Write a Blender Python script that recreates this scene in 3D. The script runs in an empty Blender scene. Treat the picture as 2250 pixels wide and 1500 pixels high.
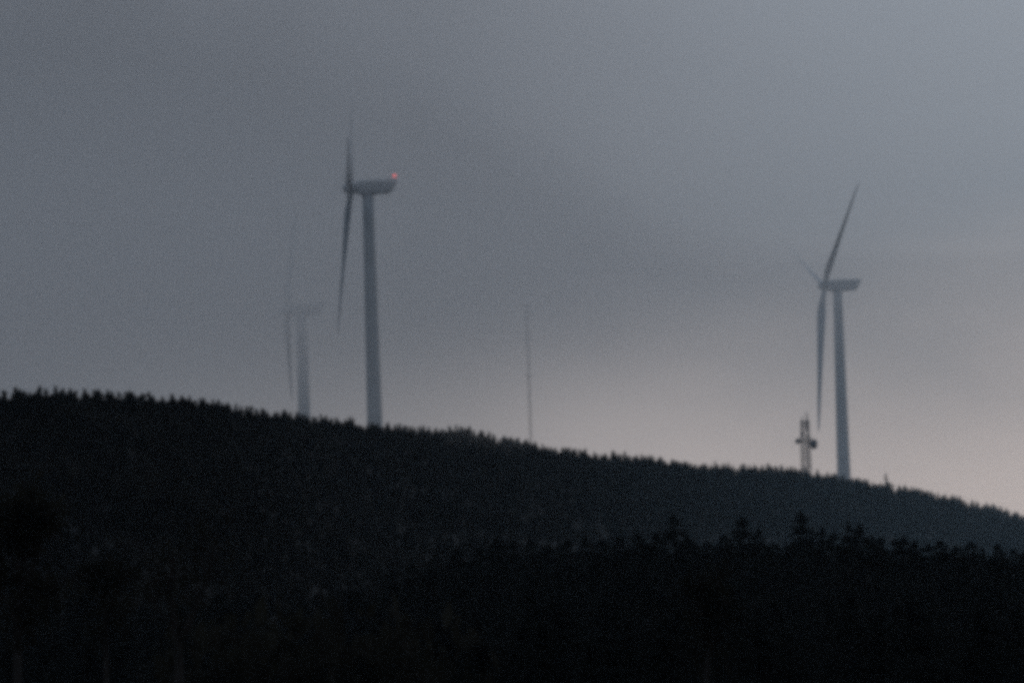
import bpy, bmesh, math, random
import numpy as np
from mathutils import Vector, Matrix

random.seed(11)
rng = np.random.default_rng(11)
S = bpy.context.scene
COL = S.collection
R = math.radians

# ------------------------------------------------------------------ camera
F_MM, SENSOR = 300.0, 36.0
FPX = F_MM / SENSOR * 2250.0           # focal length in photograph pixels
PITCH, ROLL = R(4.0), R(1.8)
CAM = np.array([0.0, 0.0, 2.0])
fwd = np.array([0, math.cos(PITCH), math.sin(PITCH)])
up0 = np.array([0, -math.sin(PITCH), math.cos(PITCH)])
rt0 = np.array([1.0, 0, 0])
rgt = math.cos(ROLL) * rt0 - math.sin(ROLL) * up0
upv = math.sin(ROLL) * rt0 + math.cos(ROLL) * up0
cd = bpy.data.cameras.new('camera')
cd.lens, cd.sensor_width, cd.sensor_fit = F_MM, SENSOR, 'HORIZONTAL'
cd.clip_start, cd.clip_end = 1.0, 30000.0
cam = bpy.data.objects.new('camera', cd)
COL.objects.link(cam)
M = Matrix.Identity(4)
for i in range(3):
    M[i][0], M[i][1], M[i][2], M[i][3] = rgt[i], upv[i], -fwd[i], CAM[i]
cam.matrix_world = M
S.camera = cam


def at(px, py, Y):
    """world point that stands Y metres north of the camera, on a sight line of the survey"""
    d = fwd + (px - 1125.0) / FPX * rgt - (py - 750.0) / FPX * upv
    return CAM + d * ((Y - CAM[1]) / d[1])


# ------------------------------------------------------------------ sky (world), sun, exposure
SUN_AZ, SUN_EL = R(38.0), R(8.0)       # low sun behind cloud, well right of the frame
GLOW_AZ = 11.5                          # gap in the cloud where its light comes through
W = bpy.data.worlds.new('World')
S.world = W
W.use_nodes = True
nt = W.node_tree
for n in list(nt.nodes):
    nt.nodes.remove(n)


def nd(tree, t, **kw):
    n = tree.nodes.new(t)
    for k, v in kw.items():
        setattr(n, k, v)
    return n


def math_node(tree, op, a, b=None, c=None):
    n = nd(tree, 'ShaderNodeMath', operation=op)
    for i, v in enumerate((a, b, c)):
        if v is None:
            continue
        if isinstance(v, (int, float)):
            n.inputs[i].default_value = v
        else:
            tree.links.new(v, n.inputs[i])
    return n.outputs[0]


def smooth_range(tree, v, a, b, lo=0.0, hi=1.0):
    n = nd(tree, 'ShaderNodeMapRange', interpolation_type='SMOOTHSTEP')
    tree.links.new(v, n.inputs[0])
    n.inputs[1].default_value, n.inputs[2].default_value = a, b
    n.inputs[3].default_value, n.inputs[4].default_value = lo, hi
    return n.outputs[0]


def mix_col(tree, fac, a, b, mode='MIX'):
    n = nd(tree, 'ShaderNodeMix', data_type='RGBA', blend_type=mode)
    for sock, v in ((n.inputs[0], fac), (n.inputs[6], a), (n.inputs[7], b)):
        if isinstance(v, (int, float)):
            sock.default_value = v
        elif isinstance(v, tuple):
            sock.default_value = (v[0], v[1], v[2], 1.0)
        else:
            tree.links.new(v, sock)
    return n.outputs[2]


tc = nd(nt, 'ShaderNodeTexCoord')
sep = nd(nt, 'ShaderNodeSeparateXYZ')
nt.links.new(tc.outputs['Generated'], sep.inputs[0])
az = math_node(nt, 'MULTIPLY', math_node(nt, 'ARCTAN2', sep.outputs[0], sep.outputs[1]), 57.29578)
el = math_node(nt, 'MULTIPLY', math_node(nt, 'ARCSINE', sep.outputs[2]), 57.29578)
mp = nd(nt, 'ShaderNodeMapping')
nt.links.new(tc.outputs['Generated'], mp.inputs[0])
mp.inputs['Rotation'].default_value = (R(20), R(9), R(40))
mp.inputs['Scale'].default_value = (1.0, 1.0, 2.3)
nz = nd(nt, 'ShaderNodeTexNoise')
nz.inputs['Scale'].default_value = 17.0
nz.inputs['Detail'].default_value = 6.0
nz.inputs['Roughness'].default_value = 0.5
nt.links.new(mp.outputs[0], nz.inputs['Vector'])
cl = math_node(nt, 'SUBTRACT', nz.outputs['Fac'], 0.5)                # soft cloud structure
daz = math_node(nt, 'ABSOLUTE', math_node(nt, 'SUBTRACT', az, GLOW_AZ))
daz = math_node(nt, 'ADD', daz, math_node(nt, 'MULTIPLY', cl, 3.4))
bright = smooth_range(nt, daz, 16.0, 3.0)
OVER_DARK = (1.27, 1.40, 1.65)
OVER_BRIGHT = (3.22, 3.48, 3.88)
WARM = (6.8, 5.85, 5.45)
c0 = mix_col(nt, bright, OVER_DARK, OVER_BRIGHT)
elc = math_node(nt, 'ADD', el, math_node(nt, 'MULTIPLY', cl, -1.7))
w_el = smooth_range(nt, elc, 4.9, 2.3)
w_az = smooth_range(nt, daz, 15.6, 7.8)
c1 = mix_col(nt, math_node(nt, 'MULTIPLY', w_el, w_az), c0, WARM)
mod = math_node(nt, 'ADD', 1.0, math_node(nt, 'MULTIPLY', cl, 0.27))
c2 = mix_col(nt, 1.0, c1, mod, 'MULTIPLY')
sky = nd(nt, 'ShaderNodeTexSky', sky_type='NISHITA')
sky.sun_disc = False
sky.sun_elevation = SUN_EL
sky.sun_rotation = SUN_AZ
sky.air_density, sky.dust_density, sky.ozone_density = 1.0, 1.0, 1.5
lift = smooth_range(nt, el, 3.2, 7.2, 0.84, 1.32)                     # overcast grows lighter upwards
c2 = mix_col(nt, 1.0, c2, lift, 'MULTIPLY')
c2 = mix_col(nt, 1.0, c2, smooth_range(nt, el, 4.2, 2.9, 1.0, 1.17), 'MULTIPLY')   # clearer strip under the cloud base
zen = smooth_range(nt, el, 8.0, 50.0)                                  # bluer dusk light overhead
c2 = mix_col(nt, zen, c2, mix_col(nt, 1.0, c2, (0.66, 0.78, 0.90), 'MULTIPLY'))
c3 = mix_col(nt, 0.01, c2, sky.outputs[0])
# below the horizon there is only dark ground
below = smooth_range(nt, el, -0.5, -2.0)
c4 = mix_col(nt, below, c3, (0.06, 0.065, 0.07))
bg = nd(nt, 'ShaderNodeBackground')
bg.inputs['Strength'].default_value = 0.1
nt.links.new(c4, bg.inputs['Color'])
wo = nd(nt, 'ShaderNodeOutputWorld')
nt.links.new(bg.outputs[0], wo.inputs['Surface'])

sl = bpy.data.lights.new('sun', 'SUN')
sl.energy, sl.angle, sl.color = 0.07, R(15), (1.0, 0.84, 0.70)
sun = bpy.data.objects.new('sun', sl)
COL.objects.link(sun)
sd = Vector((math.sin(SUN_AZ) * math.cos(SUN_EL), math.cos(SUN_AZ) * math.cos(SUN_EL), math.sin(SUN_EL)))
sun.rotation_euler = sd.to_track_quat('Z', 'Y').to_euler()

vs = S.view_settings
vs.view_transform, vs.look, vs.exposure, vs.gamma, vs.use_curve_mapping = 'Standard', 'None', 0.0, 1.0, False
S.display_settings.display_device = 'sRGB'
cy = S.cycles
cy.max_bounces, cy.diffuse_bounces, cy.glossy_bounces, cy.volume_bounces = 8, 2, 2, 4
cy.transparent_max_bounces = 8
cy.pixel_filter_type = 'BLACKMAN_HARRIS'
cy.filter_width = 5.5                   # the long lens is soft
cy.use_denoising = False               # keep the natural grain of a dusk exposure


# ------------------------------------------------------------------ helpers
def mat(name, col, rough=0.6, var=0.0, scale=1.0, metal=0.0, obj_var=0.0):
    m = bpy.data.materials.new(name)
    m.use_nodes = True
    t = m.node_tree
    b = t.nodes['Principled BSDF']
    b.inputs['Roughness'].default_value = rough
    b.inputs['Metallic'].default_value = metal
    b.inputs['Specular IOR Level'].default_value = 0.3
    out = None
    if var > 0:
        c = nd(t, 'ShaderNodeTexCoord')
        n = nd(t, 'ShaderNodeTexNoise')
        n.inputs['Scale'].default_value = scale
        n.inputs['Detail'].default_value = 5.0
        t.links.new(c.outputs['Object'], n.inputs['Vector'])
        f = smooth_range(t, n.outputs['Fac'], 0.3, 0.7, 1 - var, 1 + var)
        out = mix_col(t, 1.0, tuple(col), f, 'MULTIPLY')
    if obj_var > 0:
        oi = nd(t, 'ShaderNodeObjectInfo')
        f2 = smooth_range(t, oi.outputs['Random'], 0, 1, 1 - obj_var, 1 + obj_var)
        out = mix_col(t, 1.0, out if out is not None else tuple(col), f2, 'MULTIPLY')
    if out is None:
        b.inputs['Base Color'].default_value = (*col, 1)
    else:
        t.links.new(out, b.inputs['Base Color'])
    return m


M_PAINT = mat('weathered_white_paint', (0.83, 0.85, 0.85), 0.45, 0.06, 0.25)
M_BLADE = mat('blade_gelcoat', (0.70, 0.74, 0.76), 0.4, 0.05, 0.3)
M_STEEL = mat('galvanised_steel', (0.13, 0.135, 0.14), 0.55, 0.15, 1.5)
M_DISH = mat('grey_radome', (0.16, 0.17, 0.19), 0.6, 0.08, 1.0)
M_BARK = mat('bark', (0.034, 0.030, 0.027), 0.9, 0.3, 3.0)
M_PINE = mat('pine_needles', (0.024, 0.024, 0.021), 0.85, 0.35, 0.7, obj_var=0.3)
M_FIR = mat('fir_needles', (0.018, 0.021, 0.019), 0.85, 0.35, 0.8, obj_var=0.3)
M_LEAF = mat('dry_leaves', (0.026, 0.025, 0.019), 0.85, 0.35, 1.0, obj_var=0.2)
M_WOOD = mat('mixed_wood', (0.027, 0.025, 0.021), 0.85, 0.6, 0.03)
for m_ in (M_PINE, M_FIR, M_LEAF, M_WOOD):          # thin leaves let light through
    t_ = m_.node_tree
    b_ = t_.nodes['Principled BSDF']
    b_.inputs['Specular IOR Level'].default_value = 0.08
    tr_ = nd(t_, 'ShaderNodeBsdfTranslucent')
    src = b_.inputs['Base Color']
    if src.is_linked:
        t_.links.new(src.links[0].from_socket, tr_.inputs['Color'])
    mx_ = nd(t_, 'ShaderNodeMixShader')
    mx_.inputs[0].default_value = 0.45
    t_.links.new(b_.outputs[0], mx_.inputs[1])
    t_.links.new(tr_.outputs[0], mx_.inputs[2])
    t_.links.new(mx_.outputs[0], t_.nodes['Material Output'].inputs['Surface'])
M_PALE = mat('pale_trunks', (0.040, 0.038, 0.035), 0.9, 0.3, 0.4)
M_GROUND = mat('hillside_soil', (0.017, 0.016, 0.014), 0.95, 0.4, 0.02)
M_CONC = mat('concrete', (0.3, 0.3, 0.29), 0.9, 0.15, 0.6)


def link(name, me, material, parent=None):
    o = bpy.data.objects.new(name, me)
    if material and not me.materials:
        me.materials.append(material)
    COL.objects.link(o)
    o.parent = parent
    return o


def empty(name, loc, rz=0.0):
    o = bpy.data.objects.new(name, None)
    o.empty_display_size = 2
    COL.objects.link(o)
    o.location = loc
    o.rotation_euler = (0, 0, rz)
    return o


def tag(o, label=None, cat=None, group=None, kind=None):
    for k, v in (('label', label), ('category', cat), ('group', group), ('kind', kind)):
        if v:
            o[k] = v
    return o


def loft(rings, name, smooth=True, caps=True):
    """mesh through a list of equal-length rings of points"""
    n = len(rings[0])
    verts = [tuple(p) for r in rings for p in r]
    faces = []
    for i in range(len(rings) - 1):
        for j in range(n):
            k = (j + 1) % n
            faces.append((i * n + j, i * n + k, (i + 1) * n + k, (i + 1) * n + j))
    if caps:
        faces.append(tuple(range(n))[::-1])
        faces.append(tuple(range((len(rings) - 1) * n, len(rings) * n)))
    me = bpy.data.meshes.new(name)
    me.from_pydata(verts, [], faces)
    me.validate()
    bm = bmesh.new()
    bm.from_mesh(me)
    bmesh.ops.recalc_face_normals(bm, faces=bm.faces)
    bm.to_mesh(me)
    bm.free()
    if smooth:
        for p in me.polygons:
            p.use_smooth = len(p.vertices) <= 4
    return me


def circle(c, r, n=24, axis='z'):
    out = []
    for i in range(n):
        a = 2 * math.pi * i / n
        u, v = r * math.cos(a), r * math.sin(a)
        out.append((c[0] + u, c[1] + v, c[2]) if axis == 'z' else (c[0], c[1] + u, c[2] + v) if axis == 'x' else (c[0] + u, c[1], c[2] + v))
    return out


def tube_rings(p, q, r0, r1, n=6):
    p, q = Vector(p), Vector(q)
    d = (q - p).normalized()
    a = d.orthogonal().normalized()
    b = d.cross(a)
    rs = []
    for c, r in ((p, r0), (q, r1)):
        rs.append([c + (a * math.cos(2 * math.pi * i / n) + b * math.sin(2 * math.pi * i / n)) * r for i in range(n)])
    return rs


class Soup:
    """collects tubes into one mesh"""
    def __init__(s):
        s.v, s.f = [], []

    def tube(s, p, q, r0, r1=None, n=6):
        rs = tube_rings(p, q, r0, r0 if r1 is None else r1, n)
        b = len(s.v)
        s.v += [tuple(x) for r in rs for x in r]
        for j in range(n):
            k = (j + 1) % n
            s.f.append((b + j, b + k, b + n + k, b + n + j))
        s.f.append(tuple(b + j for j in range(n))[::-1])
        s.f.append(tuple(b + n + j for j in range(n)))

    def box(s, c, h):
        b = len(s.v)
        for dx in (-1, 1):
            for dy in (-1, 1):
                for dz in (-1, 1):
                    s.v.append((c[0] + dx * h[0], c[1] + dy * h[1], c[2] + dz * h[2]))
        for f in ((0, 1, 3, 2), (4, 6, 7, 5), (0, 4, 5, 1), (2, 3, 7, 6), (0, 2, 6, 4), (1, 5, 7, 3)):
            s.f.append(tuple(b + i for i in f))

    def mesh(s, name):
        me = bpy.data.meshes.new(name)
        me.from_pydata(s.v, [], s.f)
        return me


# ------------------------------------------------------------------ terrain
# main ridge: (column, crown line of the wood, distance of the crest)
RIDGE = [(-900, 890, 1300), (-400, 863, 1330), (0, 851, 1380), (150, 847, 1410), (300, 852, 1460), (400, 857, 1520),
         (480, 869, 1600), (560, 890, 1760), (640, 907, 1980), (700, 918, 2130), (800, 930, 2300), (900, 934, 2400),
         (1000, 943, 2520), (1100, 958, 2580), (1200, 974, 2650), (1300, 991, 2720), (1400, 1002, 2790), (1500, 1012, 2860),
         (1600, 1020, 2930), (1700, 1026, 3010), (1760, 1033, 3060), (1850, 1047, 3140), (1900, 1054, 3170), (2000, 1072, 3220),
         (2100, 1093, 3250), (2200, 1116, 3280), (2250, 1128, 3300), (2600, 1205, 3380), (3100, 1290, 3500)]
MID = [(-900, 1260, 900), (0, 1290, 900), (500, 1300, 900), (850, 1270, 920), (1000, 1225, 940), (1130, 1208, 950), (1280, 1198, 960),
       (1480, 1182, 980), (1630, 1178, 1000), (1760, 1180, 1010), (1890, 1183, 1020), (1980, 1198, 1030), (2080, 1204, 1040),
       (2190, 1216, 1050), (2250, 1222, 1060), (2600, 1260, 1080), (3100, 1300, 1100)]
TREE_R, TREE_M = 4.7, 11.0
r_t = np.array([[*at(a, b, c)] for a, b, c in RIDGE])
m_t = np.array([[*at(a, b, c)] for a, b, c in MID])
r_u, m_u = r_t[:, 0] / r_t[:, 1], m_t[:, 0] / m_t[:, 1]


def vnoise(x, y, seed):
    """smooth value noise, vectorised"""
    xi, yi = np.floor(x).astype(int), np.floor(y).astype(int)
    xf, yf = x - xi, y - yi

    def h(a, b):
        n = (a * 374761393 + b * 668265263 + seed * 1442695041) & 0x7fffffff
        n = ((n ^ (n >> 13)) * 1274126177) & 0x7fffffff
        return ((n ^ (n >> 16)) & 0xffff) / 65535.0
    sx, sy = xf * xf * (3 - 2 * xf), yf * yf * (3 - 2 * yf)
    a = h(xi, yi) * (1 - sx) + h(xi + 1, yi) * sx
    b = h(xi, yi + 1) * (1 - sx) + h(xi + 1, yi + 1) * sx
    return a * (1 - sy) + b * sy - 0.5


def ground(u, y):
    """height of the ground at bearing tangent u and northing y (arrays)"""
    u = np.clip(np.asarray(u, float), r_u[0], r_u[-1])
    y = np.asarray(y, float)
    Yr, Zr = np.interp(u, r_u, r_t[:, 1]), np.interp(u, r_u, r_t[:, 2]) - TREE_R
    Ym, Zm = np.interp(u, m_u, m_t[:, 1]), np.interp(u, m_u, m_t[:, 2]) - TREE_M
    sl_r = Zr / Yr
    anchors = [(np.full_like(u, 0.0), np.full_like(u, 0.0)),
               (np.full_like(u, 150.0), np.full_like(u, 1.0)),
               (np.full_like(u, 320.0), np.full_like(u, 6.5)),
               (Ym, Zm),
               (Ym + 130, Zm + 1.5),
               (Ym * 0.55 + Yr * 0.45, (Ym * 0.55 + Yr * 0.45) * (0.5 * Zm / Ym + 0.5 * sl_r)),
               (Ym * 0.2 + Yr * 0.8, (Ym * 0.2 + Yr * 0.8) * (0.13 * Zm / Ym + 0.87 * sl_r)),
               (Yr - 60, (Yr - 60) * sl_r - 0.9),
               (Yr, Zr),
               (Yr + 120, Zr + 2.0),
               (Yr + 900, (sl_r - 0.0065) * (Yr + 900)),
               (np.full_like(u, 9000.0), Zr + 20)]
    z = np.zeros_like(y)
    for (ya, za), (yb, zb) in zip(anchors[:-1], anchors[1:]):
        t = np.clip((y - ya) / (yb - ya), 0, 1)
        z = np.where((y >= ya) & (y <= yb), za * (1 - t) + zb * t, z)
    z = np.where(y < 0, 0.0, z)
    x = u * y
    amp = np.clip((y - 100) / 900, 0, 1)
    z = z + amp * (vnoise(x / 55, y / 110, 3) * 2.0 + vnoise(x / 17, y / 31, 5) * 0.8)
    return z


def gz(x, y):
    return float(ground(np.array([x / y]), np.array([y]))[0])


th = np.concatenate([np.linspace(-180, -12, 60)[:-1], np.linspace(-12, -5, 20)[:-1], np.linspace(-5, 5, 130), np.linspace(5, 12, 20)[1:], np.linspace(12, 180, 60)[1:]])
rad = np.concatenate([[3.0], np.geomspace(20, 900, 40), np.linspace(930, 4200, 120), np.geomspace(4300, 7000, 8)])
TH, RR = np.meshgrid(np.radians(th), rad, indexing='ij')
UU = np.tan(np.clip(TH, -R(14), R(14)))
back = np.clip((np.degrees(np.abs(TH)) - 30) / 90, 0, 1)
ZZ = ground(UU, RR * np.cos(np.clip(TH, -R(14), R(14)))) * (1 - 0.75 * back * back * (3 - 2 * back))
gv = np.stack([RR * np.sin(TH), RR * np.cos(TH), ZZ], -1).reshape(-1, 3)
nj = len(rad)
gf = [(i * nj + j, (i + 1) * nj + j, (i + 1) * nj + j + 1, i * nj + j + 1) for i in range(len(th) - 1) for j in range(nj - 1)]
me = bpy.data.meshes.new('hillside')
me.from_pydata(gv.tolist(), [], gf)
for p in me.polygons:
    p.use_smooth = True
hill = tag(link('hillside', me, M_GROUND), 'dark wooded hillside rising to a misty ridge', kind='structure')
if me.polygons[len(gf) // 2].normal.z < 0:
    me.flip_normals()

# ------------------------------------------------------------------ wind turbines
def blade_mesh(L, pitch, cone, bend):
    """blade along +Z from the rotor axis; axial is X (upwind -X), rotor plane YZ"""
    st = [(0.02, 0.95, 1.0), (0.05, 0.95, 1.0), (0.09, 1.12, 0.8), (0.14, 1.5, 0.52), (0.20, 1.7, 0.36), (0.30, 1.55, 0.28),
          (0.42, 1.28, 0.24), (0.55, 1.03, 0.21), (0.68, 0.82, 0.19), (0.80, 0.64, 0.18), (0.90, 0.48, 0.17), (0.96, 0.34, 0.16), (1.0, 0.10, 0.16)]
    rings = []
    for f, hc, tr in st:
        z = f * L
        tw = pitch + R(16) * (1 - f) ** 2
        ax = -math.tan(cone) * z + bend * f * f * L
        ring = []
        n = 16
        for i in range(n):
            a = 2 * math.pi * i / n
            c = math.cos(a) * hc - (0.35 * hc if f > 0.1 else 0.35 * hc * max(0, (f - 0.05) / 0.05))
            t = math.sin(a) * hc * tr * (1.0 if f < 0.06 else 0.62 + 0.38 * math.cos(a))
            x = c * math.sin(tw) + t * math.cos(tw)
            y = c * math.cos(tw) - t * math.sin(tw)
            ring.append((x + ax, y, z))
        rings.append(ring)
    return loft(rings, 'blade')


def turbine(label, nac_px, nac_py, D, yaw, angles, L, pitch, r_top, r_base, cone=R(3.5), bend=0.03, light=False):
    hub_w = at(nac_px, nac_py, D)             # where the tower axis meets the hub height
    base_z = gz(hub_w[0], hub_w[1]) - 0.3
    H = hub_w[2] - base_z
    root = tag(empty('wind_turbine', (hub_w[0], hub_w[1], base_z), yaw), label, 'wind turbine', 'wind turbines on the ridge')
    # tower in three welded cans with slight flange rings
    top = H - 2.05
    rings = [circle((0, 0, top * k / 12), r_base + (r_top - r_base) * (k / 12) ** 0.92, 32) for k in range(13)]
    tw = link('tower', loft(rings, 'tower'), M_PAINT, root)
    for k in (0.33, 0.66):
        z = top * k
        rr = r_base + (r_top - r_base) * k ** 0.92
        link('flange', loft([circle((0, 0, z - 0.12), rr + 0.05, 32), circle((0, 0, z + 0.12), rr + 0.05, 32)], 'flange'), M_PAINT, tw)
    link('foundation', loft([circle((0, 0, -1.2), 5.2, 24), circle((0, 0, 0.35), 5.0, 24)], 'foundation', smooth=False), M_CONC, root)
    # nacelle: box with rounded edges, sloped rear face and chamfered chin
    prof = [(-3.7, -1.55, 1.75), (-2.9, -2.15, 2.1), (0.0, -2.2, 2.2), (6.9, -1.95, 2.3), (7.9, -0.9, 2.32), (9.15, 1.35, 2.3)]
    rings = []
    for x, zb, zt in prof:
        hw = 1.55 if x < -3 else 1.95 if x < 7 else 1.75
        c, rd = (zb + zt) / 2, min(0.55, (zt - zb) * 0.4)
        hz = (zt - zb) / 2
        ring = []
        for sy, sz, a0 in ((1, 1, 0), (-1, 1, 90), (-1, -1, 180), (1, -1, 270)):
            for k in range(4):
                a = R(a0 + 30 * k)
                ring.append((x, sy * (hw - rd) + rd * math.cos(a), H + c + sz * (hz - rd) + rd * math.sin(a)))
        rings.append(ring)
    nac = link('nacelle', loft(rings, 'nacelle', smooth=False), M_PAINT, root)
    link('yaw_bearing', loft([circle((0, 0, H - 2.6), r_top + 0.12, 32), circle((0, 0, H - 2.1), r_top + 0.2, 32)], 'yaw_bearing'), M_PAINT, root)
    sp = Soup()
    sp.tube((7.3, 0.5, H + 2.3), (7.3, 0.5, H + 3.3), 0.05)
    sp.tube((7.3, 0.2, H + 3.1), (7.3, 0.8, H + 3.1), 0.04)
    link('wind_vane', sp.mesh('wind_vane'), M_STEEL, nac)
    # rotor: spinner and three blades on the tilted shaft
    hx = -5.3
    tilt = R(5)
    rot = Matrix.Translation((hx, 0, H)) @ Matrix.Rotation(tilt, 4, 'Y')
    rings = [circle((1.75, 0, 0), 1.6, 24, 'x'), circle((0.9, 0, 0), 1.85, 24, 'x'), circle((-0.4, 0, 0), 1.9, 24, 'x'), circle((-1.3, 0, 0), 1.7, 24, 'x'),
             circle((-2.0, 0, 0), 1.3, 24, 'x'), circle((-2.5, 0, 0), 0.75, 24, 'x'), circle((-2.7, 0, 0), 0.15, 24, 'x')]
    hub = link('hub', loft(rings, 'hub'), M_PAINT, root)
    hub.matrix_local = rot
    bm_ = blade_mesh(L, pitch, cone, bend)
    for a in angles:
        b = link('blade', bm_, M_BLADE, root)
        b.matrix_local = rot @ Matrix.Rotation(-R(a), 4, 'X')
    if light:
        hs = Soup()
        hs.tube((8.55, 0, H + 2.2), (8.55, 0, H + 3.0), 0.07, n=8)
        post = link('lamp_post', hs.mesh('lamp_post'), M_STEEL, nac)
        m = bpy.data.materials.new('aviation_red')
        m.use_nodes = True
        bs = m.node_tree.nodes['Principled BSDF']
        bs.inputs['Base Color'].default_value = (0.5, 0.03, 0.03, 1)
        bs.inputs['Emission Color'].default_value = (1.0, 0.14, 0.13, 1)
        bs.inputs['Emission Strength'].default_value = 1.5
        rings = [circle((8.55, 0, H + 3.0 + 0.46 * (1 - math.cos(t))), max(0.02, 0.46 * math.sin(t)), 16) for t in np.linspace(0.15, math.pi - 0.05, 10)]
        tag(link('warning_light', loft(rings, 'warning_light'), m, nac), 'red glowing aircraft warning light on the rear of the nacelle')
    return root


turbine('tall near wind turbine with a red light on its nacelle, left of the thin mast', 808, 412, 2679, R(1.0), (45, -75, 165), 47.0, R(26), 1.78, 2.65, cone=R(2.0), bend=0.0, light=True)
turbine('wind turbine with two raised blades on the right beside the lattice tower', 1840, 627, 3290, R(14.5), (-52, 68, 188), 58.0, R(56), 1.75, 2.8, cone=R(2.2), bend=0.012)
turbine('faint wind turbine half lost in mist behind the left end of the ridge', 662, 680, 3350, R(-8.5), (20, 140, 260), 45.0, R(45), 2.1, 3.0)

# ------------------------------------------------------------------ thin measuring mast
mb = at(1172, 985, 3322)
mt_ = at(1157, 668, 3322)
mz = gz(mb[0], mb[1])
Hm = mt_[2] - mz
mast = tag(empty('measuring_mast', (mt_[0], mt_[1], mz - 0.2)), 'thin faint lattice mast standing alone on the ridge between the turbines', 'mast')
leg_xy = [(0.48 * math.cos(R(90 + 120 * k)), 0.48 * math.sin(R(90 + 120 * k))) for k in range(3)]
for x, y in leg_xy:
    s = Soup()
    s.tube((x, y, 0), (x, y, Hm), 0.06)
    link('leg', s.mesh('leg'), M_STEEL, mast)
s = Soup()
k = 0.0
i = 0
while k < Hm - 1.2:
    for j in range(3):
        a, b = leg_xy[j], leg_xy[(j + 1) % 3]
        s.tube((*a, k), (*b, k + 1.2), 0.035, n=4)
    k += 1.2
    i += 1
link('bracing', s.mesh('bracing'), M_STEEL, mast)
for f, w in ((1.0, 2.2), (0.82, 1.6), (0.64, 1.6)):
    s = Soup()
    s.tube((-w, 0, Hm * f - 0.4), (w, 0, Hm * f - 0.4), 0.09)
    for q in (-w, w):
        s.tube((q, 0, Hm * f - 0.4), (q, 0, Hm * f + 0.5), 0.09)
        s.tube((q, 0, Hm * f + 0.45), (q, 0, Hm * f + 0.7), 0.2, 0.05)
    link('instrument_boom', s.mesh('instrument_boom'), M_STEEL, mast)

# ------------------------------------------------------------------ lattice communication tower
D = 3000.0
cb = at(1774, 1052, D)
ct = at(1767, 925, D)
cz = gz(cb[0], cb[1]) - 0.3
Hc = ct[2] - cz
ctw = tag(empty('communication_tower', (at(1770, 980, D)[0], D, cz), R(20)), 'short lattice communication tower with dishes, left of the right turbine', 'tower')


def half(z):
    return 1.45 - 0.35 * z / Hc


for sx in (-1, 1):
    for sy in (-1, 1):
        s = Soup()
        s.tube((sx * half(0), sy * half(0), 0), (sx * half(Hc), sy * half(Hc), Hc), 0.13)
        link('leg', s.mesh('leg'), M_STEEL, ctw)
npan = int(Hc / 2.6)
for p in range(npan):
    z0, z1 = Hc * p / npan, Hc * (p + 1) / npan
    a, b = half(z0), half(z1)
    s = Soup()
    c0_ = [(-a, -a), (a, -a), (a, a), (-a, a)]
    c1_ = [(-b, -b), (b, -b), (b, b), (-b, b)]
    for j in range(4):
        k = (j + 1) % 4
        s.tube((*c0_[j], z0), (*c1_[k], z1), 0.085, n=4)
        s.tube((*c0_[k], z0), (*c1_[j], z1), 0.085, n=4)
        s.tube((*c1_[j], z1), (*c1_[k], z1), 0.085, n=4)
    link('brace_panel', s.mesh('brace_panel'), M_STEEL, ctw)
zp_ = at(1768, 968, D)[2] - cz
s = Soup()
s.tube((0.3, -0.3, 0), (0.3, -0.3, zp_), 0.14, n=8)
link('cable_run', s.mesh('cable_run'), M_DISH, ctw)


def cz_of(py):
    return at(1768, py, D)[2] - cz


zp = cz_of(968)
s = Soup()
s.box((0, 0, zp), (1.9, 1.9, 0.12))
for q in (-1.85, 1.85):
    s.tube((q, -1.85, zp + 1.0), (q, 1.85, zp + 1.0), 0.05, n=4)
    s.tube((-1.85, q, zp + 1.0), (1.85, q, zp + 1.0), 0.05, n=4)
    for q2 in (-1.85, 0, 1.85):
        s.tube((q, q2, zp), (q, q2, zp + 1.0), 0.05, n=4)
link('platform', s.mesh('platform'), M_STEEL, ctw)


def dish(name, c, direction, r, depth):
    d = Vector(direction).normalized()
    a = d.orthogonal().normalized()
    b = d.cross(a)
    rings = []
    for t, f in ((-0.35, 0.3), (-0.1, 0.75), (0.0, 1.0), (depth, 1.0), (depth + 0.12, 0.85), (depth + 0.2, 0.4)):
        rings.append([Vector(c) + d * t + (a * math.cos(2 * math.pi * i / 24) + b * math.sin(2 * math.pi * i / 24)) * r * f for i in range(24)])
    o = link(name, loft(rings, name), M_DISH, ctw)
    s = Soup()
    s.tube(Vector(c) - d * 0.3, (0.9 * (1 if c[0] > 0 else -1), 0, c[2]), 0.14)
    link('bracket', s.mesh('bracket'), M_STEEL, o)


dish('drum_antenna', (2.15, -1.0, zp - 1.25), (0.75, -0.75, -0.08), 1.7, 1.3)
dish('dish_antenna', (-2.5, 0.6, zp - 0.1), (-0.8, -0.6, 0), 0.95, 0.5)
for x, y, zt, h_ in ((-1.2, -0.6, Hc + 0.6, 2.6), (1.1, -0.8, Hc + 0.4, 3.8), (0.9, 1.1, Hc, 2.4), (-1.45, -0.2, Hc - 3.4, 1.8), (1.5, 0.1, Hc - 4.6, 1.7)):
    s = Soup()
    s.box((x, y, zt - h_ / 2), (0.24, 0.18, h_ / 2))
    o = link('panel_antenna', s.mesh('panel_antenna'), M_DISH, ctw)
    s = Soup()
    s.tube((x * 0.7, y * 0.7, zt - h_ / 2), (x, y, zt - h_ / 2), 0.08)
    link('bracket', s.mesh('bracket'), M_STEEL, o)
s = Soup()
s.tube((0.9, 0.1, Hc - 0.8), (0.9, 0.1, Hc + 3.2), 0.30, 0.22)
link('whip_antenna', s.mesh('whip_antenna'), M_DISH, ctw)
s = Soup()
s.tube((-0.75, 0.1, Hc - 0.8), (-0.75, 0.1, Hc + 1.9), 0.2, 0.14)
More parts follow.
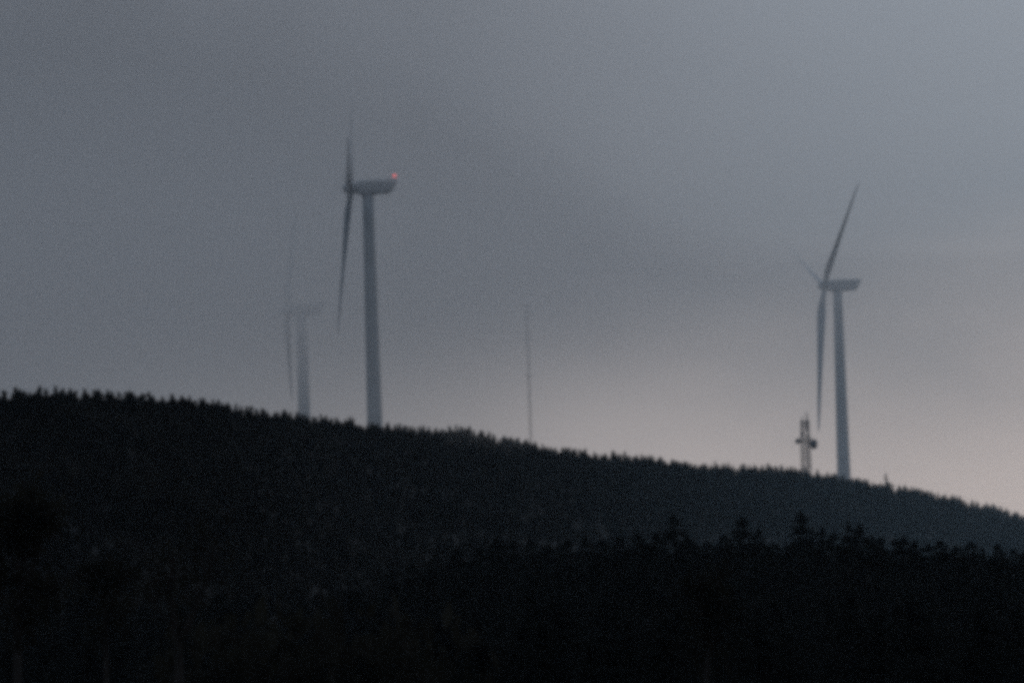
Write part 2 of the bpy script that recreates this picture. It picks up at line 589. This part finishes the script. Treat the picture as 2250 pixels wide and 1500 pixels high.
link('whip_antenna', s.mesh('whip_antenna'), M_DISH, ctw)

# ------------------------------------------------------------------ trees
def cards(P, Sz, r):
    """small bent leaf sprays (two triangles each) at points P with sizes Sz"""
    n = len(P)
    A = r.normal(size=(n, 3)); A /= np.linalg.norm(A, axis=1)[:, None]
    B = r.normal(size=(n, 3)); B -= A * (A * B).sum(1)[:, None]; B /= np.linalg.norm(B, axis=1)[:, None]
    N = np.cross(A, B)
    w = (0.5 + 0.5 * r.random(n))[:, None]
    S_ = Sz[:, None]
    V = np.stack([P + A * S_, P + B * S_ * w + N * S_ * 0.25, P - A * S_, P - B * S_ * w - N * S_ * 0.2], 1).reshape(-1, 3)
    Fc = np.arange(n * 4).reshape(n, 4)
    return V, Fc


def pine_crown(r, h, n, s):
    """irregular, several-lobed crown of a wind-bent pine, trunk base at origin"""
    lobes = []
    nl = r.integers(5, 8)
    lean = r.normal(0, 0.05, 2)
    for i in range(nl):
        z = h * (0.34 + 0.56 * i / (nl - 1)) + r.normal(0, 0.03) * h
        a = r.random() * 2 * math.pi
        off = h * 0.16 * (1.15 - i / nl) * r.random()
        rad_ = h * (0.20 - 0.125 * i / (nl - 1)) * (0.8 + 0.5 * r.random())
        lobes.append((off * math.cos(a) + lean[0] * z, off * math.sin(a) + lean[1] * z, z, rad_))
    P = []
    wgt = np.array([l[3] ** 2 for l in lobes]); wgt /= wgt.sum()
    idx = r.choice(nl, n, p=wgt)
    for k in idx:
        x, y, z, q = lobes[k]
        d = r.normal(size=3); d /= np.linalg.norm(d)
        rr = q * r.random() ** 0.4
        P.append((x + d[0] * rr, y + d[1] * rr, z + d[2] * rr * 0.75))
    P = np.array(P)
    tip = np.stack([lean[0] * h + r.normal(0, 0.02 * h, n // 14), lean[1] * h + r.normal(0, 0.02 * h, n // 14), h * (0.88 + 0.14 * r.random(n // 14))], 1)
    ax = h * (0.45 + 0.5 * r.random(n // 9))
    stem = np.stack([lean[0] * ax + r.normal(0, 0.022 * h, n // 9), lean[1] * ax + r.normal(0, 0.022 * h, n // 9), ax], 1)
    P = np.concatenate([P, tip, stem])
    return P, s * (0.6 + 0.8 * r.random(len(P)))


def fir_crown(r, h, n, s):
    """conical crown in drooping tiers"""
    P, Q = [], []
    tiers = 11
    ang0 = r.random(tiers * 9) * 2 * math.pi
    for i in range(n):
        t = r.random() ** 0.62
        zt = 0.10 + 0.88 * (1 - t)
        k = int(zt * tiers)
        zt = (k + 0.5 + (r.random() - 0.5) * 0.75) / tiers
        env = h * 0.27 * (1.02 - zt) ** 0.68 + 0.05
        a = ang0[k * 9 + r.integers(0, 9)] + r.normal(0, 0.17)
        rr = env * (0.15 + 0.85 * r.random() ** 0.6) * (0.75 + 0.3 * math.sin(a * 2 + k))
        P.append((rr * math.cos(a), rr * math.sin(a), h * zt - rr * 0.32))
        Q.append(s * (0.55 + 0.6 * r.random()) * (0.55 + 0.45 * (1 - zt)))
    for i in range(max(2, n // 40)):
        P.append((r.normal(0, 0.02), r.normal(0, 0.02), h * (0.96 + 0.05 * r.random())))
        Q.append(s * 0.4)
    return np.array(P), np.array(Q)


def np_mesh(name, V, Fc):
    me = bpy.data.meshes.new(name)
    me.vertices.add(len(V))
    me.vertices.foreach_set('co', np.ascontiguousarray(V, dtype=np.float32).ravel())
    n = len(Fc)
    me.loops.add(n * 4)
    me.loops.foreach_set('vertex_index', np.ascontiguousarray(Fc, dtype=np.int32).ravel())
    me.polygons.add(n)
    me.polygons.foreach_set('loop_start', np.arange(0, n * 4, 4, dtype=np.int32))
    me.update(calc_edges=True)
    return me


def trunk_mesh(h, r0, r, limbs=0):
    s = Soup()
    p = Vector((0, 0, -0.4))
    for k in range(5):
        q = Vector((r.normal(0, 0.012) * h, r.normal(0, 0.012) * h, h * (k + 1) / 5.4))
        s.tube(p, q, r0 * (1 - k / 6), r0 * (1 - (k + 1) / 6), 7)
        p = q
    for k in range(limbs):
        z = h * (0.3 + 0.55 * k / max(1, limbs - 1))
        a = r.random() * 6.28
        l = h * 0.15 * (1.1 - z / h) + 0.5
        s.tube((0, 0, z), (math.cos(a) * l, math.sin(a) * l, z + l * 0.3), r0 * 0.3, r0 * 0.1, 4)
    return s.mesh('trunk')


NV = 6
rv = np.random.default_rng(5)
pines = []
for v in range(NV):
    h = 7.0
    P, Q = pine_crown(rv, h, 780, 0.26)
    cm = np_mesh('pine_crown', *cards(P, Q, rv)); cm.materials.append(M_PINE)
    tm = trunk_mesh(h, 0.17, rv, 6); tm.materials.append(M_BARK)
    pines.append((cm, tm))
firs = []
for v in range(NV):
    h = 13.0
    P, Q = fir_crown(rv, h, 2000, 0.46)
    cm = np_mesh('fir_crown', *cards(P, Q, rv)); cm.materials.append(M_FIR)
    tm = trunk_mesh(h, 0.24, rv, 8); tm.materials.append(M_BARK)
    firs.append((cm, tm))
# light versions that make up the mass of the wood
lite_p = [cards(*pine_crown(rv, 7.0, 46, 0.74), rv) for v in range(8)]
crest_p = [cards(*pine_crown(rv, 7.0, 95, 0.46), rv) for v in range(8)]
lite_f = [cards(*fir_crown(rv, 13.0, 260, 0.52), rv) for v in range(8)]
fine_p = [cards(*pine_crown(rv, 7.0, 420, 0.24), rv) for v in range(6)]
fine_f = [cards(*fir_crown(rv, 13.0, 480, 0.36), rv) for v in range(6)]

# --- where the trees stand
AZW = 0.074
pts = []
# far wood between the middle rise and the crest
uu = rng.uniform(-AZW, AZW, 8000)
fr = rng.random(8000)
Yr_ = np.interp(uu, r_u, r_t[:, 1]); Ym_ = np.interp(uu, m_u, m_t[:, 1])
Y0_ = Ym_ + np.interp(1125 + uu * FPX, [820, 1080], [-20, 200])
y_ = np.sqrt(Y0_ ** 2 + fr * ((Yr_ + 25) ** 2 - Y0_ ** 2))
clear = vnoise(uu * y_ / 28, y_ / 60, 9)
keep = clear > -0.6
far = np.stack([uu, y_], 1)[keep]
# a denser belt on the crest itself
uu = rng.uniform(-AZW, AZW, 2200)
Yr_ = np.interp(uu, r_u, r_t[:, 1])
y_ = Yr_ + rng.uniform(-45, 12, 2200)
crest = np.stack([uu, y_], 1)
PX = lambda u: 1125 + u * FPX
far = np.concatenate([far, crest])
fz = ground(far[:, 0], far[:, 1])
fh = 5.0 * (0.55 + 0.58 * rng.random(len(far)) ** 1.5 + 0.3 * vnoise(far[:, 0] * far[:, 1] / 8, far[:, 1] / 14, 21) + 0.25 * (rng.random(len(far)) > 0.96)) * np.clip(far[:, 1] / 2400, 0.6, 1.0) ** 0.55
fh = np.minimum(fh, 5.6)
# nobody lets trees grow at a turbine's or tower's foot
u0, y0 = far[:, 0], far[:, 1]
top_el = (fz + fh - CAM[2]) / y0

# crest trees one can tell apart against the sky: the highest in each narrow bearing
bins = {}
for i in range(len(far)):
    if y0[i] < np.interp(u0[i], r_u, r_t[:, 1]) - 70 or abs(u0[i]) > 0.0625:
        continue
    b = int(math.floor(PX(u0[i]) / 8.2))
    if b not in bins or top_el[i] > top_el[bins[b]]:
        bins[b] = i
solo = set(bins.values())
segs = [(-1e9, 600, 'small dark pine on the high left end of the ridge, left of the faint turbine', 'pines on the left end of the ridge'),
        (600, 830, 'small dark pine on the ridge crest below the two left turbines', 'pines below the two left turbines'),
        (830, 1165, 'small dark pine on the ridge crest between the tall turbine and the thin mast', 'pines between tall turbine and mast'),
        (1165, 1760, 'small dark pine on the ridge crest between the thin mast and the lattice tower', 'pines between mast and lattice tower'),
        (1760, 1860, 'small hazy pine on the crest between the lattice tower and the right turbine', 'pines between lattice tower and right turbine'),
        (1860, 1e9, 'small hazy pine on the falling ridge right of the right turbine', 'pines right of the right turbine')]


def plant(name, meshes, loc, sc, rz, label, cat, group):
    o = bpy.data.objects.new(name, None)
    COL.objects.link(o)
    o.location, o.scale, o.rotation_euler = loc, sc, (0, 0, rz)
    tag(o, label, cat, group)
    for nm, me_ in (('crown', meshes[0]), ('trunk', meshes[1])):
        c = bpy.data.objects.new(nm, me_)
        COL.objects.link(c)
        c.parent = o
    return o


best = {}
for i in solo:
    for sg in segs:
        if sg[0] <= PX(u0[i]) < sg[1] and (sg[3] not in best or fh[i] > fh[best[sg[3]]]):
            best[sg[3]] = i
n_solo = 0
for i in sorted(solo, key=lambda i: u0[i]):
    x = PX(u0[i])
    for a, b, lab, grp in segs:
        if a <= x < b:
            break
    if best[grp] == i:
        lab = lab.replace('small', 'tallest', 1)
    k = fh[i] / 7.0
    wd = k * random.uniform(0.8, 1.15)
    plant('pine_tree', pines[random.randrange(NV)], (u0[i] * y0[i], y0[i], fz[i] - 0.1), (wd, wd, k), random.uniform(0, 6.28), lab, 'pine tree', grp)
    n_solo += 1


# --- middle rise: row of conifers in front of the hazy slope
FIRS = [(860, 1262), (905, 1240), (960, 1222), (1005, 1205), (1050, 1206), (1090, 1196), (1128, 1184), (1165, 1198), (1205, 1200), (1245, 1192), (1285, 1180), (1325, 1196), (1362, 1186),
        (1400, 1180), (1440, 1166), (1480, 1152), (1512, 1170), (1552, 1190), (1590, 1172), (1630, 1146), (1668, 1168), (1700, 1190), (1728, 1196),
        (1760, 1148), (1785, 1172), (1806, 1164), (1830, 1166), (1862, 1160), (1888, 1154), (1915, 1184), (1934, 1182), (1966, 1178), (1985, 1186),
        (2010, 1190), (2040, 1192), (2068, 1188), (2100, 1196), (2134, 1188), (2160, 1204), (2192, 1198), (2225, 1206), (2250, 1204)]
ordn = ['first', 'second', 'third', 'fourth', 'fifth', 'sixth', 'seventh', 'eighth', 'ninth', 'tenth', 'eleventh', 'twelfth', 'thirteenth', 'fourteenth', 'fifteenth',
        'sixteenth', 'seventeenth', 'eighteenth', 'nineteenth', 'twentieth', 'twenty-first', 'twenty-second']
right_i = [i for i, f in enumerate(FIRS) if f[0] > 1640]
for i, (px, py) in enumerate(FIRS):
    Y = float(np.interp(px, [m[0] for m in MID], [m[2] for m in MID])) + random.uniform(-18, 14)
    t = at(px, py - 3 + random.uniform(-10, 10) - (14 if px in (1480, 1630, 1760, 1862) else 0), Y)
    g = gz(t[0], Y)
    h = max(5.0, t[2] - g)
    k = h / 13.0
    w = max(k, 0.85) * random.uniform(1.3, 2.2)
    if px == 1630:
        lab, w = 'broadest dark conifer of the middle row, with a wide pointed crown, below the lattice tower', w * 1.15
    elif px == 1760:
        lab = 'tall slim dark conifer just right of the broadest one in the middle row'
    elif i in right_i:
        lab = '%s dark conifer right of the broadest one in the middle row' % ordn[right_i.index(i)]
    else:
        lab = '%s dark conifer from the left end of the middle row' % ordn[i]
    plant('conifer_tree', firs[random.randrange(NV)], (t[0], Y, g - 0.2), (w, w, k), random.uniform(0, 6.28), lab, 'conifer tree', 'conifers on the middle rise')

# --- the rest of the wood, one uncountable mass
TV, TF, TM = [], [], []
base = 0


def add_lite(shape, x, y, z, w, h, rz):
    global base
    V, Fc = shape
    c, s_ = math.cos(rz), math.sin(rz)
    Vx = np.empty_like(V)
    Vx[:, 0] = (V[:, 0] * c - V[:, 1] * s_) * w + x
    Vx[:, 1] = (V[:, 0] * s_ + V[:, 1] * c) * w + y
    Vx[:, 2] = V[:, 2] * h + z
    TV.append(Vx); TF.append(Fc + base); base += len(V)


for i in range(len(far)):
    if i in solo:
        continue
    k = fh[i] / 7.0 * (0.93 if y0[i] > np.interp(u0[i], r_u, r_t[:, 1]) - 70 else 1.0)
    on_crest = y0[i] > np.interp(u0[i], r_u, r_t[:, 1]) - 70
    add_lite((crest_p if on_crest or y0[i] < 1650 else lite_p)[i % 8], u0[i] * y0[i], y0[i], fz[i] - 0.1, k * 1.1, k, i * 1.7)
nleaf = sum(len(f) for f in TF)
for i in range(0, len(far), 2):
    x, y, z, h = u0[i] * y0[i], y0[i], fz[i] - 0.3, fh[i] * 0.62
    w, a = 0.07 + 0.08 * ((i * 37) % 10) / 10, i * 1.3
    c, s_ = math.cos(a) * w, math.sin(a) * w
    for c, s_ in ((c, s_), (-s_, c)):
        TV.append(np.array([(x - c, y - s_, z), (x + c, y + s_, z), (x + c * 0.6, y + s_ * 0.6, z + h), (x - c * 0.6, y - s_ * 0.6, z + h)]))
        TF.append(np.arange(4)[None, :] + base)
        base += 4
wood = np_mesh('forest', np.concatenate(TV), np.concatenate(TF))
wood.materials.append(M_WOOD)
wood.materials.append(M_PALE)
mi = np.zeros(len(wood.polygons), dtype=np.int32)
mi[nleaf:] = 1
wood.polygons.foreach_set('material_index', mi)
tag(link('forest', wood, None), 'dark pine wood covering the far slope below the ridge', 'forest', kind='stuff')

TV, TF, base = [], [], 0
near_pts = []
for y_lo, extra, n in ((330, 300, 500), (620, None, 1050)):
    uu = rng.uniform(-AZW, AZW, n)
    y_hi = np.interp(uu, m_u, m_t[:, 1]) + 35 if extra is None else np.full(n, y_lo + extra)
    y_ = np.sqrt(y_lo ** 2 + rng.random(n) * (y_hi ** 2 - y_lo ** 2))
    near_pts.append(np.stack([uu, y_], 1))
near_pts = np.concatenate(near_pts)
near_pts = near_pts[vnoise(near_pts[:, 0] * near_pts[:, 1] / 16, near_pts[:, 1] / 40, 33) > -0.6]
zz = ground(near_pts[:, 0], near_pts[:, 1])
for i, (u_, y_) in enumerate(near_pts):
    close = y_ < 630
    fir = (i % 3) != 0
    hk = (9.0 if y_ > 760 else 6.0) * (0.55 + 0.6 * rng.random()) / (13.0 if fir else 7.0)
    kind = (fine_f if fir else fine_p) if close else (lite_f if fir else lite_p)
    kind = crest_p if kind is lite_p else kind
    add_lite(kind[i % len(kind)], u_ * y_, y_, zz[i] - 0.1, hk * 1.2, hk, i * 2.1)
wood2 = np_mesh('near_wood', np.concatenate(TV), np.concatenate(TF))
tag(link('near_forest', wood2, M_FIR), 'nearly black mixed wood filling the slope in the foreground', 'forest', kind='stuff')

# --- scrub between the trees
n = 80000
uu = rng.uniform(-AZW, AZW, n)
Yr_ = np.interp(uu, r_u, r_t[:, 1])
y_ = np.sqrt(820.0 ** 2 + rng.random(n) * (Yr_ ** 2 - 820.0 ** 2))
P = np.stack([uu * y_, y_, ground(uu, y_) + rng.uniform(0.1, 1.3, n)], 1)
V_, F_ = cards(P, 0.38 + 0.42 * rng.random(n), rng)
tag(link('undergrowth', np_mesh('undergrowth', V_, F_), M_WOOD), 'low dark scrub covering the ground between the trees', 'scrub', kind='stuff')

# --- slim dead tree that sticks out of the crest right of the right turbine
sp_t = at(1946, 1039, 3205)
s = Soup()
g = gz(sp_t[0], 3205)
hs_ = sp_t[2] - g
s.tube((0, 0, -0.3), (0.1, 0, hs_ * 0.6), 0.6, 0.5, 7)
s.tube((0.1, 0, hs_ * 0.6), (0, 0, hs_), 0.5, 0.25, 7)
for zf, a in ((0.7, 0.4), (0.78, 3.4), (0.86, 1.0)):
    s.tube((0.05, 0, hs_ * zf), (math.cos(a) * 1.1, math.sin(a) * 1.1, hs_ * zf + 0.5), 0.2, 0.08, 5)
sn = tag(empty('dead_tree', (sp_t[0], 3205, g)), 'narrow bare dead tree poking above the ridge right of the right turbine', 'dead tree')
link('trunk', s.mesh('trunk'), M_BARK, sn)

# --- black foreground trees
def fore_tree(name, label, px_base, D_, limbs, leaf_n, leaf_s, cat, crown_z0=0.3, grp=None):
    """limbs: list of polylines in photo columns/rows with radii; each limb is a tapered bough"""
    bpt = at(px_base, 1560, D_)
    g_ = gz(bpt[0], D_)
    o = tag(empty(name, (bpt[0], D_, g_ - 0.2)), label, cat, grp)
    o_ = np.array([bpt[0], D_, g_ - 0.2])
    s_ = Soup()
    tips = []
    first = True
    for pl, r0_, r1_ in limbs:
        ps = []
        for j, (a, b_) in enumerate(pl):
            dy = random.uniform(-0.6, 0.6) if j else 0.0
            ps.append(at(a, b_, D_ + dy) - o_)
        if first:
            ps.insert(0, np.array([0.0, 0.0, 0.0]))
            first = False
        for j in range(len(ps) - 1):
            f0, f1 = j / (len(ps) - 1), (j + 1) / (len(ps) - 1)
            s_.tube(ps[j], ps[j + 1], r0_ + (r1_ - r0_) * f0, r0_ + (r1_ - r0_) * f1, 7)
            if j > 0 or len(ps) == 2:
                for q in range(8):
                    t_ = random.random()
                    tips.append(ps[j] * (1 - t_) + ps[j + 1] * t_)
    rr = np.random.default_rng(int(px_base) + 7)
    tw_P = []
    for t_ in tips:                       # fine twigs
        for q in range(2):
            d = rr.normal(size=3) * (0.5, 0.5, 0.35) + (0, 0, 0.35)
            e = t_ + d * 0.7
            s_.tube(t_, e, 0.022, 0.006, 3)
            tw_P.append(e)
    link('trunk', s_.mesh('trunk'), M_BARK, o)
    tw_P = np.array(tw_P)
    idx = rr.integers(0, len(tw_P), leaf_n)
    P_ = tw_P[idx] + rr.normal(0, 0.22, (leaf_n, 3))
    link('crown', np_mesh('leafy_crown', *cards(P_, leaf_s * (0.6 + 0.8 * rr.random(leaf_n)), rr)), M_LEAF, o)
    return o


fore_tree('broadleaf_tree', 'black leafy tree at the left edge of the foreground', 30, 262,
          [([(38, 1400), (45, 1260), (62, 1150), (78, 1085)], 0.17, 0.03), ([(45, 1260), (15, 1190), (5, 1130)], 0.08, 0.02),
           ([(45, 1300), (85, 1215), (100, 1150)], 0.08, 0.02), ([(40, 1370), (0, 1300), (-30, 1240)], 0.08, 0.02), ([(38, 1400), (90, 1330), (110, 1290)], 0.07, 0.02)],
          2600, 0.10, 'tree')
fore_tree('broadleaf_tree', 'black forked tree with upright boughs in the left foreground', 395, 300,
          [([(392, 1440), (385, 1380), (376, 1300), (382, 1215)], 0.20, 0.07), ([(400, 1400), (430, 1335), (455, 1270), (470, 1205)], 0.15, 0.05),
           ([(455, 1270), (440, 1225), (446, 1180)], 0.06, 0.02), ([(385, 1380), (340, 1330), (322, 1290)], 0.06, 0.02), ([(376, 1300), (356, 1240)], 0.04, 0.015)],
          700, 0.09, 'tree')
fore_tree('broadleaf_tree', 'small black tree with a ragged clump on top, left foreground beside the forked tree', 235, 310,
          [([(232, 1440), (232, 1360), (228, 1300), (236, 1260)], 0.12, 0.04), ([(228, 1320), (206, 1290), (198, 1270)], 0.06, 0.03), ([(232, 1360), (255, 1300), (266, 1262)], 0.05, 0.02)],
          900, 0.10, 'tree')
fore_tree('broadleaf_tree', 'slender black tree with a bushy head in the right foreground', 1553, 320,
          [([(1552, 1480), (1560, 1400), (1550, 1340), (1572, 1270)], 0.14, 0.04), ([(1550, 1360), (1535, 1320), (1528, 1290)], 0.07, 0.03), ([(1560, 1410), (1590, 1360), (1600, 1320)], 0.06, 0.02)],
          1100, 0.11, 'tree')

# --- foreground shrubs
shr = []
for v in range(3):
    r = rv
    P = r.normal(size=(420, 3)); P /= np.linalg.norm(P, axis=1)[:, None]
    P *= (0.35 + 0.65 * r.random(420) ** 0.5)[:, None] * (1.0 + 0.35 * np.sin(np.arctan2(P[:, 1], P[:, 0]) * 3 + v))[:, None]
    P = P * (1.7, 1.4, 1.1) + (0, 0, 1.0)
    P = P[P[:, 2] > 0]
    cm = np_mesh('shrub_crown', *cards(P, 0.16 * (0.6 + 0.8 * r.random(len(P))), r)); cm.materials.append(M_LEAF)
    s = Soup()
    for q in range(6):
        a = q * 1.05
        s.tube((0, 0, -0.2), (math.cos(a) * 0.8, math.sin(a) * 0.8, 1.4), 0.05, 0.02, 5)
    tm = s.mesh('shrub_stems'); tm.materials.append(M_BARK)
    shr.append((cm, tm))
SHR = [(470, 1385, 'left end'), (560, 1372, 'second from the left'), (650, 1368, 'third from the left'), (740, 1352, 'third from the right'), (830, 1366, 'second from the right'), (905, 1382, 'right end')]
for i, (px, py, w_) in enumerate(SHR):
    Y = 345 + 9 * (i % 3)
    t = at(px, py, Y)
    g = gz(t[0], Y)
    k = max(1.0, (t[2] - g) / 2.1)
    o = plant('shrub', shr[i % 3], (t[0], Y, g), (max(1.0, k * 0.6), max(1.0, k * 0.6), k), i * 1.3, 'black shrub at the %s of the row beside the forked foreground tree' % w_, 'shrub', 'shrubs in the foreground')

# ------------------------------------------------------------------ air: thin even haze round everything, and a bank of mist on the ridge
def volume_mat(name, density, col, g_):
    m = bpy.data.materials.new(name)
    m.use_nodes = True
    t = m.node_tree
    for n_ in list(t.nodes):
        t.nodes.remove(n_)
    v = nd(t, 'ShaderNodeVolumePrincipled')
    v.inputs['Density'].default_value = density
    v.inputs['Color'].default_value = (*col, 1)
    v.inputs['Anisotropy'].default_value = g_
    o = nd(t, 'ShaderNodeOutputMaterial')
    t.links.new(v.outputs[0], o.inputs['Volume'])
    return m


hz = Soup()
hz.box((0, 0, 349), (7300, 7300, 351))
haze = tag(link('haze', hz.mesh('haze'), volume_mat('thin_haze', 2.1e-5, (0.66, 0.84, 1.0), 0.75)), 'thin pale dusk haze over the whole hillside', 'haze', kind='stuff')

MIST_K = 0.0055
us = np.linspace(-0.22, 0.09, 60)
zs = np.concatenate([np.linspace(120, 228, 22), np.linspace(230, 252, 20), np.linspace(255, 320, 14), np.linspace(330, 560, 8)])
U, Z = np.meshgrid(us, zs, indexing='ij')
yf0 = np.interp(Z, [120, 170, 200, 211, 221, 227, 232, 234.5, 238, 250, 560], [3252, 3250, 3238, 3160, 2900, 2760, 2610, 2390, 2250, 2190, 2180])
pxu = PX(U)
taper = 1 / (1 + np.exp((pxu - 1230) / 215)) + 0.008 / (1 + np.exp((pxu - 2500) / 100))
wob = 1 + 0.25 * vnoise(U * 40 + 50, Z / 45, 41) + 0.1 * vnoise(U * 110 + 50, Z / 18, 43)
edge = np.clip((Z - 118) / 30, 0.004, 1)
YB = np.interp(Z, [120, 256, 275, 300, 560], [3255, 3255, 2850, 2560, 2460])
Tm = (YB - yf0) * taper * wob * edge + 1.0 + 34 / (1 + np.exp(-(pxu - 1580) / 90))
YF = YB - Tm


def bank(name, us_, zs_, yfr, ybk, m, label):
    """closed body of mist between a front and a back surface over a bearing/height grid"""
    nz_ = len(zs_)
    Ug, Zg = np.meshgrid(us_, zs_, indexing='ij')
    fr_ = np.stack([Ug * yfr, yfr, Zg], -1).reshape(-1, 3)
    bk_ = np.stack([Ug * ybk, ybk, Zg], -1).reshape(-1, 3)
    n_ = len(fr_)
    fs = []
    for i in range(len(us_) - 1):
        for j in range(nz_ - 1):
            a, b, c, d = i * nz_ + j, (i + 1) * nz_ + j, (i + 1) * nz_ + j + 1, i * nz_ + j + 1
            fs.append((a, b, c, d))
            fs.append((n_ + d, n_ + c, n_ + b, n_ + a))
        for j in (0, nz_ - 1):
            a, b = i * nz_ + j, (i + 1) * nz_ + j
            fs.append((a, n_ + a, n_ + b, b) if j == 0 else (b, n_ + b, n_ + a, a))
    for i in (0, len(us_) - 1):
        for j in range(nz_ - 1):
            a, b = i * nz_ + j, i * nz_ + j + 1
            fs.append((b, n_ + b, n_ + a, a) if i == 0 else (a, n_ + a, n_ + b, b))
    me = bpy.data.meshes.new(name)
    me.from_pydata(np.concatenate([fr_, bk_]).tolist(), [], fs)
    return tag(link(name, me, m), label, 'mist', kind='stuff')


bank('mist_bank', us, zs, YF, YB, volume_mat('mist', MIST_K, (0.995, 0.997, 1.0), 0.8), 'grey bank of mist swallowing the faint turbine behind the ridge')
# a thin veil lying in the dip between the middle rise and the right end of the ridge
us2 = np.linspace(-0.03, 0.3, 60)
zs2 = np.linspace(-0.5, 430, 28)
U2, Z2 = np.meshgrid(us2, zs2, indexing='ij')
ramp = 1 / (1 + np.exp(-(PX(U2) - 1660) / 230))
T2 = 900 * ramp * np.clip((430 - Z2) / 200, 0.001, 1) * (1 + 0.2 * vnoise(U2 * 60 + 9, Z2 / 40, 57)) + 0.5
bank('valley_mist', us2, zs2, np.full_like(U2, 1350.0), 1350.0 + T2, volume_mat('veil', 1.55e-4, (0.60, 0.85, 1.0), 0.7), 'thin blue veil of mist before the right end of the ridge')
# low mist spilling along the back of the crest, round the foot of the tall turbine
us3 = np.linspace(-0.06, 0.02, 40)
zs3 = np.linspace(110, 228, 20)
U3, Z3 = np.meshgrid(us3, zs3, indexing='ij')
px3 = PX(U3)
lat = 1 / (1 + np.exp(-(px3 - 560) / 50)) / (1 + np.exp((px3 - 1150) / 60))
T3 = 330 * lat * np.clip((226 - Z3) / 80, 0.001, 1) + 0.5
bank('ridge_mist', us3, zs3, 2640.0 - T3, np.full_like(U3, 2640.0), volume_mat('low_mist', 5.0e-4, (1.0, 0.97, 0.93), 0.75), 'faint pale mist behind the crest at the foot of the tall turbine')
print('solo pines', n_solo, 'firs', len(FIRS), 'forest quads', len(wood.polygons), len(wood2.polygons))
